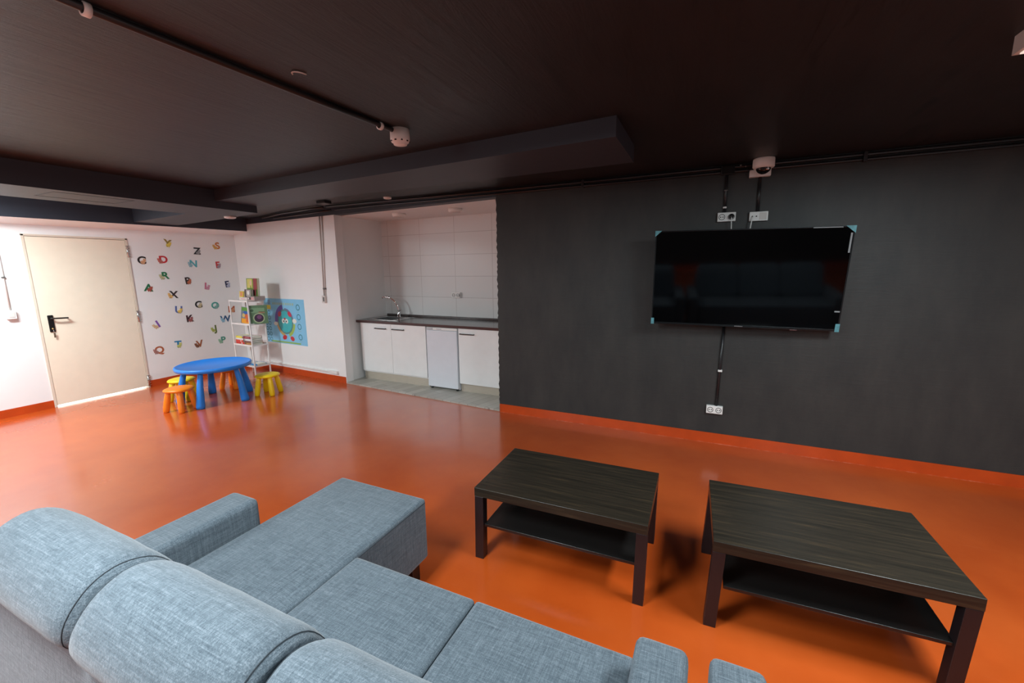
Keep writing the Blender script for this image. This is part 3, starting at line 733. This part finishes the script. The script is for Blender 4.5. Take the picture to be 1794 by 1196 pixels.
def stool(label, x, y, rz, m, nm='stool'):
    t = thing(nm, label, 'stool', (x, y, 0), rz, 'small plastic children\'s stools')
    vs_prof = [(.001, .272), (.06, .274), (.11, .272), (.13, .266), (.141, .256), (.14, .244), (.125, .234), (.10, .23), (.001, .23)]
    mb = MB()
    mb.lathe(vs_prof, 48)
    # lobes where the legs meet the seat
    o = mb.done('seat', m, t)
    for v in o.data.vertices:
        a = math.atan2(v.co.y, v.co.x); r = math.hypot(v.co.x, v.co.y)
        if r > .09:
            k = 1 + .045*max(0, math.cos(4*(a-PI/4)))*(r/.14)
            v.co.x *= k; v.co.y *= k
    for k in range(4):
        a = PI/4+k*PI/2; c, s_ = math.cos(a), math.sin(a)
        MB().tube([(.092*c, .092*s_, .262), (.10*c, .10*s_, .238), (.112*c, .112*s_, .17), (.132*c, .132*s_, .06), (.14*c, .14*s_, .012), (.140*c, .140*s_, .0)], [.016, .026, .031, .033, .030, .024], 16).done('leg', m, t)
    return t
r0 = math.radians(-111-45)
stool('orange plastic stool in front of the yellow stool, left of the blue table', 1.540, -1.41, r0-.1, M_orange)
stool('yellow plastic stool half hidden behind the orange one left of the table', 1.09, -1.15, r0+.25, M_yellow)
stool('yellow plastic stool standing alone right of the blue table by the bookshelf', 1.885, -.563, r0, M_yellow)
stool('orange plastic stool behind the blue table, seen between its legs', 1.125, -.545, r0, M_orange)

# ------------------------------------------------------------------ bookshelf in the corner
SHX, SHY = .475, -.068
shelf = thing('bookshelf', 'narrow white metal bookshelf in the corner full of children\'s books', 'bookshelf', (SHX, SHY, 0), A)
SW, SD = .48, .225
for (x, y) in ((0, 0), (SW, 0), (0, SD), (SW, SD)):
    MB().box(x-.009, x+.009, y-.009, y+.009, 0, 1.165).done('post', M_shelfw, shelf, bevel=.002)
LV = (.184, .499, .816, 1.157)
for z in LV:
    MB().box(.0, SW, 0, SD, z-.012, z-.004).box(-.009, SW+.009, -.010, -.006, z-.018, z+.006).box(-.009, SW+.009, SD+.006, SD+.01, z-.018, z+.006).box(-.010, -.006, -.009, SD+.009, z-.018, z+.006).box(SW+.006, SW+.010, -.009, SD+.009, z-.018, z+.006).done('shelf', M_shelfw, shelf)
SM = shelf.matrix_basis.copy()
def book(name, label, cat, pos, rot, w_, d_, h_, cover, accents=(), group=None, pages=True):
    """w_ wide (x), d_ thick (y), h_ tall (z); cover front faces -y"""
    t = thing(name, label, cat, (0, 0, 0), 0, group)
    t.matrix_basis = SM @ Matrix.Translation(pos) @ Euler(rot).to_matrix().to_4x4()
    if pages:
        c = .0025
        MB().box(0, w_, 0, c, 0, h_).box(0, w_, d_-c, d_, 0, h_).box(0, c, 0, d_, 0, h_).done('cover', mat('cover_%d_%d_%d' % cover, cover, .4, var=.12, vscale=30), t)
        box('pages', M_page, c, w_-.004, c, d_-c, .003, h_-.003, t)
    else:
        box('box_shell', mat('cover_%d_%d_%d' % cover, cover, .4, var=.12, vscale=30), 0, w_, 0, d_, 0, h_, t, bevel=.002)
    for i, (shape, cx, cz, a, b, colr) in enumerate(accents):
        m_ = mat('print_%d_%d_%d' % colr, colr, .45)
        mb = MB()
        if shape == 'r': mb.box(cx-a, cx+a, -.0008, .0002, cz-b, cz+b)
        else:
            pp = [(cx+a*math.cos(q*PI/12), cz+b*math.sin(q*PI/12)) for q in range(24)]; k = 24
            mb._add([(x, -.0010-.0002*i, z) for x, z in pp]+[(x, .0002, z) for x, z in pp], [tuple(range(k)), tuple(range(2*k-1, k-1, -1))]+[(j, (j+1) % k, k+(j+1) % k, k+j) for j in range(k)])
        mb.done('cover_print', m_, t)
    return t
z4 = LV[3]+.008
book('picture_book', 'green and yellow picture book standing highest on top of the bookshelf', 'book', (.31, .10, z4+.061), (-.05, 0, -.04), .30, .03, .255, (120, 150, 60),
     [('r', .09, .18, .07, .065, (214, 200, 110)), ('r', .24, .13, .05, .125, (150, 60, 66)), ('e', .12, .19, .025, .035, (222, 190, 170)), ('r', .12, .128, .012, .02, (40, 40, 34)), ('r', .27, .05, .018, .045, (70, 140, 80))])
book('boxed_book', 'dark grey book with pale animal picture in front of the green book', 'book', (.34, .05, z4+.042), (-.04, 0, -.03), .20, .022, .115, (70, 60, 60),
     [('r', .10, .062, .06, .048, (170, 160, 156)), ('e', .10, .065, .028, .032, (226, 226, 222)), ('r', .18, .06, .012, .052, (110, 124, 92))])
book('board_box', 'white and pink box lying under the stacked books on the shelf top', 'box', (.255, .01, z4), (0, 0, 0), .21, .17, .042, (226, 214, 210), [('r', .10, .02, .05, .008, (226, 180, 176))], pages=False)
book('board_box', 'patterned grey and brown box at the right end of the shelf top', 'box', (.47, .01, z4), (0, 0, .05), .17, .16, .058, (176, 160, 152), [('r', .05, .03, .04, .018, (70, 64, 66)), ('r', .12, .03, .03, .018, (206, 150, 150)), ('e', .03, .03, .014, .014, (226, 220, 226))], pages=False)
book('small_book', 'small yellow picture book leaning at the left end of the shelf top', 'book', (.115, .08, z4), (-.12, 0, .0), .12, .015, .125, (224, 190, 60), [('r', .06, .08, .03, .03, (226, 150, 110)), ('r', .055, .03, .035, .02, (236, 220, 90)), ('r', .01, .06, .004, .06, (236, 228, 224))])
z3 = LV[2]-.002
book('picture_book', 'upright picture book with blue car and orange figures on the second shelf', 'book', (.125, .06, z3), (-.12, .05, 0), .225, .018, .245, (110, 124, 140),
     [('r', .11, .215, .105, .026, (92, 150, 60)), ('e', .12, .165, .055, .024, (40, 96, 170)), ('e', .15, .11, .05, .036, (214, 100, 50)), ('e', .07, .12, .036, .03, (206, 180, 110)), ('r', .12, .04, .10, .035, (240, 160, 30)), ('e', .17, .05, .03, .03, (214, 110, 60))])
book('picture_book', 'thin pink book standing edge on beside the front post', 'book', (.385, .05, z3), (-.03, .02, 1.25), .14, .016, .25, (214, 140, 170), [('r', .07, .12, .04, .08, (236, 190, 206))])
book('game_box', 'dark green game box with a purple circle on the second shelf', 'box', (.494, .012, z3), (-.03, 0, .0), .0, .0, .0, (1, 1, 1)) if False else None
g = book('game_box', 'green game box with a round purple picture at the right of the second shelf', 'box', (SW-.022, .005, z3), (0, 0, PI/2-.55), .245, .045, .272, (96, 128, 92),
     [('r', .12, .20, .09, .035, (126, 160, 120)), ('e', .13, .085, .075, .075, (168, 182, 140)), ('e', .13, .085, .060, .060, (60, 36, 60)), ('e', .135, .10, .03, .03, (120, 70, 110)), ('r', .17, .17, .04, .012, (206, 140, 110)), ('e', .05, .20, .02, .02, (70, 100, 70))], pages=False)
z2 = LV[1]-.002
specs = [('red hardback lying at the bottom of the left stack', 0.0, 0.0, .23, .034, (206, 60, 50)),
         ('red hardback lying second from the bottom of the left stack', .0, .034, .20, .030, (214, 74, 62)),
         ('white book lying under the yellow one in the left stack', .01, .064, .20, .026, (232, 226, 224)),
         ('yellow book lying on top of the left stack', .01, .090, .17, .030, (236, 220, 80))]
for lb, dx, dz, ww, hh, cc in specs:
    book('hardback_book', lb, 'book', (.02+dx, .012, z2+dz), (0, 0, 0), ww, .16, hh, cc, [('r', ww*.7, hh*.5, .012, hh*.3, (238, 226, 216))] if cc[0] > 200 and cc[1] < 80 else [], 'books lying on the third shelf')
specs = [('brown and gold book lying lowest in the middle stack', .0, .205, .032, (160, 104, 50)), ('dark brown book lying second in the middle stack', -.01, .20, .026, (112, 66, 60)),
         ('pale grey book lying third in the middle stack', -.01, .20, .030, (200, 200, 200)), ('maroon book lying on top of the middle stack', -.04, .22, .036, (140, 58, 66))]
zz = 0
for lb, dx, ww, hh, cc in specs:
    book('hardback_book', lb, 'book', (.262+dx, .016, z2+zz+.001), (0, 0, .02+.01*len(lb) % .04), ww, .15, hh, cc, [('r', ww*.45, hh*.5, .05, hh*.2, tuple(min(255, c+50) for c in cc))], 'books lying on the third shelf'); zz += hh
book('hardback_book', 'pinkish book leaning at the right end of the third shelf', 'book', (.462, .09, z2+.02), (-.35, .1, PI/2-.3), .12, .02, .17, (206, 170, 160), [('r', .06, .09, .03, .05, (170, 90, 80))], 'books lying on the third shelf') if False else None
z1 = LV[0]-.002
book('flat_book', 'blue book lying flat on the lowest shelf right of the post', 'book', (.30, .03, z1), (0, 0, .1), .16, .15, .028, (60, 130, 180), [], pages=True)
book('flat_book', 'pale blue book lying flat at the left of the lowest shelf', 'book', (.05, .03, z1), (0, 0, 0), .18, .15, .025, (130, 180, 206), [], pages=True)

# ------------------------------------------------------------------ letter stickers on the left wall
def text_mesh(ch, size, depth):
    cu = bpy.data.curves.new('glyph', 'FONT'); cu.body = ch; cu.size = size; cu.extrude = depth/2; cu.align_x = 'CENTER'; cu.align_y = 'CENTER'; cu.offset = size*.03
    ob = bpy.data.objects.new('glyph_tmp', cu); COL.objects.link(ob)
    dg = bpy.context.evaluated_depsgraph_get(); dg.update()
    me = bpy.data.meshes.new_from_object(ob.evaluated_get(dg))
    bpy.data.objects.remove(ob); bpy.data.curves.remove(cu)
    return me
def disc(mb, cx, cz, a, b, t0, t1, rot=0):
    pp = [(cx+a*math.cos(q*PI/8)*math.cos(rot)-b*math.sin(q*PI/8)*math.sin(rot), cz+a*math.cos(q*PI/8)*math.sin(rot)+b*math.sin(q*PI/8)*math.cos(rot)) for q in range(16)]; k = 16
    mb._add([(x, t1, z) for x, z in pp]+[(x, t0, z) for x, z in pp], [tuple(range(k)), tuple(range(2*k-1, k-1, -1))]+[(j, (j+1) % k, k+(j+1) % k, k+j) for j in range(k)])
STK = [('Y', -.553, 1.987, (150, 130, 60), (226, 206, 90), .3, 'olive yellow'), ('S', .129, 1.975, (206, 120, 50), (220, 170, 90), -.2, 'orange'), ('Z', -.178, 1.887, (34, 34, 36), (150, 150, 150), .1, 'black'),
       ('C', -.889, 1.744, (40, 36, 36), (214, 160, 120), .1, 'black'), ('D', -.633, 1.755, (200, 40, 50), (196, 110, 100), -.1, 'red'), ('N', -.252, 1.701, (90, 180, 190), (150, 190, 200), .15, 'light teal'),
       ('F', .096, 1.681, (206, 60, 66), (170, 150, 160), -.1, 'red'), ('R', -.641, 1.531, (36, 120, 76), (196, 190, 150), -.1, 'green'), ('B', -.358, 1.450, (50, 36, 34), (196, 110, 80), -.2, 'dark brown'),
       ('L', -.107, 1.363, (200, 110, 140), (210, 150, 170), .3, 'pink'), ('A', -.860, 1.372, (30, 110, 70), (170, 80, 66), .25, 'green'), ('E', .204, 1.377, (44, 46, 80), (180, 186, 206), -.2, 'navy'),
       ('X', -.569, 1.260, (50, 40, 44), (226, 180, 110), .15, 'black'), ('G', -.256, 1.089, (36, 36, 38), (206, 190, 150), -.1, 'black'), ('O', -.020, 1.057, (80, 160, 146), (130, 180, 170), 0, 'teal'),
       ('U', -.532, 1.038, (90, 110, 170), (236, 200, 100), .2, 'blue'), ('K', -.407, .892, (66, 34, 40), (160, 90, 90), -.1, 'dark brown'), ('W', .110, .831, (50, 90, 130), (150, 190, 210), 0, 'blue'),
       ('I', -.813, .857, (130, 80, 170), (214, 180, 140), -.8, 'purple'), ('J', -.056, .699, (96, 110, 50), (170, 180, 90), -.1, 'olive'), ('P', .033, .502, (70, 150, 130), (150, 190, 160), 0, 'teal'),
       ('T', -.605, .535, (36, 130, 180), (200, 206, 120), .1, 'blue'), ('V', -.315, .495, (160, 90, 50), (130, 80, 56), -.2, 'brown'), ('Q', -.847, .493, (176, 96, 60), (170, 120, 110), 0, 'copper brown'),
       ('M', .223, .975, (180, 90, 50), (214, 150, 110), .1, 'orange brown')]
for ch, y, z, c1, c2, rot, cn in STK:
    t = thing('letter_sticker', '%s letter %s wall sticker with a small animal, on the white wall' % (cn, ch), 'wall sticker', (.0005, y, z), PI/2, 'animal alphabet stickers')
    t.rotation_euler = (0, rot*.5, PI/2); t.scale = (1.15, 1, 1.1)
    me = text_mesh(ch, .125, .0015)
    me.transform(Matrix.Translation((0.012, -.0012, 0)) @ Matrix.Rotation(PI/2, 4, 'X'))
    me.materials.clear(); me.materials.append(mat('sticker_%d_%d_%d' % c1, c1, .5))
    o = bpy.data.objects.new('letter', me); link(o, t)
    mb = MB(); sx = -1 if ch in 'DRXJQSNWVPI' else 1
    if ch in 'CGZA': sx = 1
    disc(mb, sx*.022-.0, -.018, .026, .019, 0, -.0026, .3*sx)       # body
    disc(mb, sx*.038, .004, .015, .014, 0, -.003)                    # head
    disc(mb, sx*.030, .018, .005, .007, 0, -.003); disc(mb, sx*.047, .017, .005, .007, 0, -.003)
    disc(mb, sx*.012, -.036, .005, .011, 0, -.0026); disc(mb, sx*.032, -.036, .005, .011, 0, -.0026)
    mb.done('animal_figure', mat('sticker_%d_%d_%d' % c2, c2, .5, var=.25, vscale=60), t)

# ------------------------------------------------------------------ poster on the white wall
po = thing('poster', 'light blue children\'s poster with a round smiling globe face on the white wall', 'poster', W(-4.405, 0, .468), A)
PW, PH = 1.06, .695
M_pblue = mat('poster_blue', (140, 204, 238), .3, var=.05, vscale=5)
box('poster_sheet', M_pblue, 0, PW, -.002, 0, 0, PH, po)
def flat(name, m_, fn, lay):
    mb = MB(); fn(mb, -.002, -.002-.0006*lay); return mb.done(name, m_, po)
def rc(mb, x0, x1, z0, z1, t0, t1): mb.box(x0, x1, t1, t0, z0, z1)
def ring(mb, cx, cz, r0, r1, a0, a1, t0, t1, n=28):
    for i in range(n):
        p, q = a0+(a1-a0)*i/n, a0+(a1-a0)*(i+1)/n
        co = [(cx+r*math.cos(a), cz+r*math.sin(a)) for r, a in ((r0, p), (r1, p), (r1, q), (r0, q))]
        mb._add([(x, t1, z) for x, z in co]+[(x, t0, z) for x, z in co], [(0, 1, 2, 3), (7, 6, 5, 4), (0, 4, 5, 1), (1, 5, 6, 2), (2, 6, 7, 3), (3, 7, 4, 0)])
CX, CZ = .565, .345
flat('grass_strip', mat('poster_green', (150, 190, 90), .4), lambda mb, a, b: rc(mb, .16, .9, .012, .034, a, b), 1)
for i in range(10): flat('title_mark', mat('poster_pale_gold', (170, 196, 180), .4), lambda mb, a, b: rc(mb, .27+.055*i, .27+.055*i+.038, .60, .635, a, b), 1)
flat('yellow_label', mat('poster_yellow', (236, 208, 60), .4), lambda mb, a, b: rc(mb, .03, .215, .525, .59, a, b), 1)
flat('flag_patch', mat('poster_grey_blue', (120, 160, 196), .4), lambda mb, a, b: rc(mb, .15, .21, .60, .675, a, b), 1)
flat('purple_ring', mat('poster_purple', (112, 90, 176), .4), lambda mb, a, b: ring(mb, CX, CZ, .18, .265, PI*.56, PI*1.02, a, b), 1)
flat('orange_ring', mat('poster_orange', (206, 170, 110), .4), lambda mb, a, b: ring(mb, CX, CZ, .19, .235, PI*1.03, PI*1.45, a, b), 1)
flat('green_ring', mat('poster_lime', (170, 196, 90), .4), lambda mb, a, b: ring(mb, CX, CZ, .18, .24, PI*1.6, PI*1.96, a, b), 1)
flat('month_ring', mat('poster_dim_purple', (120, 110, 160), .4), lambda mb, a, b: ring(mb, CX, CZ, .185, .21, 0, PI*.5, a, b), 1)
flat('globe_rim', mat('poster_grey_teal', (96, 140, 140), .4), lambda mb, a, b: disc(mb, CX, CZ, .195, .195, a, b), 2)
flat('globe_face', mat('poster_teal', (70, 186, 190), .4, var=.08, vscale=9), lambda mb, a, b: disc(mb, CX, CZ, .168, .168, a, b), 3)
flat('red_tuft', mat('poster_red', (206, 60, 84), .4), lambda mb, a, b: disc(mb, CX-.13, CZ+.115, .05, .038, a, b, .6), 4)
flat('red_tuft', mat('poster_red', (206, 60, 84), .4), lambda mb, a, b: disc(mb, CX+.12, CZ+.12, .05, .036, a, b, -.6), 4)
flat('red_shoe', mat('poster_red2', (212, 52, 60), .4), lambda mb, a, b: disc(mb, CX-.05, CZ-.245, .055, .035, a, b, .3), 4)
flat('red_shoe', mat('poster_red2', (212, 52, 60), .4), lambda mb, a, b: disc(mb, CX+.14, CZ-.255, .05, .036, a, b, -.3), 4)
flat('white_glove', mat('poster_white', (240, 236, 226), .4), lambda mb, a, b: disc(mb, CX-.25, CZ-.04, .05, .03, a, b), 4)
flat('white_glove', mat('poster_white', (240, 236, 226), .4), lambda mb, a, b: disc(mb, CX+.23, CZ+.02, .05, .035, a, b), 4)
flat('eye_white', mat('poster_white', (240, 236, 226), .4), lambda mb, a, b: disc(mb, CX-.05, CZ+.01, .038, .036, a, b), 4)
flat('eye_white', mat('poster_white', (240, 236, 226), .4), lambda mb, a, b: disc(mb, CX+.035, CZ+.01, .038, .036, a, b), 4)
flat('pupil', mat('poster_black', (40, 30, 30), .4), lambda mb, a, b: disc(mb, CX-.038, CZ+.006, .014, .015, a, b), 5)
flat('pupil', mat('poster_black', (40, 30, 30), .4), lambda mb, a, b: disc(mb, CX+.026, CZ+.006, .014, .015, a, b), 5)
flat('nose', mat('poster_red2', (212, 52, 60), .4), lambda mb, a, b: disc(mb, CX-.008, CZ+.045, .022, .016, a, b), 5)
for i in range(4):
    z = [.575, .43, .285, .125][i]
    flat('side_badge', mat('poster_dark_teal', (50, 128, 150), .4), lambda mb, a, b: ring(mb, .905, z, .033, .046, 0, 2*PI, a, b, 24), 1)
    flat('badge_word', mat('poster_pale_grey', (150, 190, 200), .4), lambda mb, a, b: rc(mb, .87, .94, z-.072, z-.064, a, b), 1)
for r in range(6):
    for c in range(2):
        flat('small_badge', mat('poster_dark_teal', (50, 128, 150), .4), lambda mb, a, b: ring(mb, .075+.08*c, .475-.085*r, .022, .034, 0, 2*PI, a, b, 20), 1)
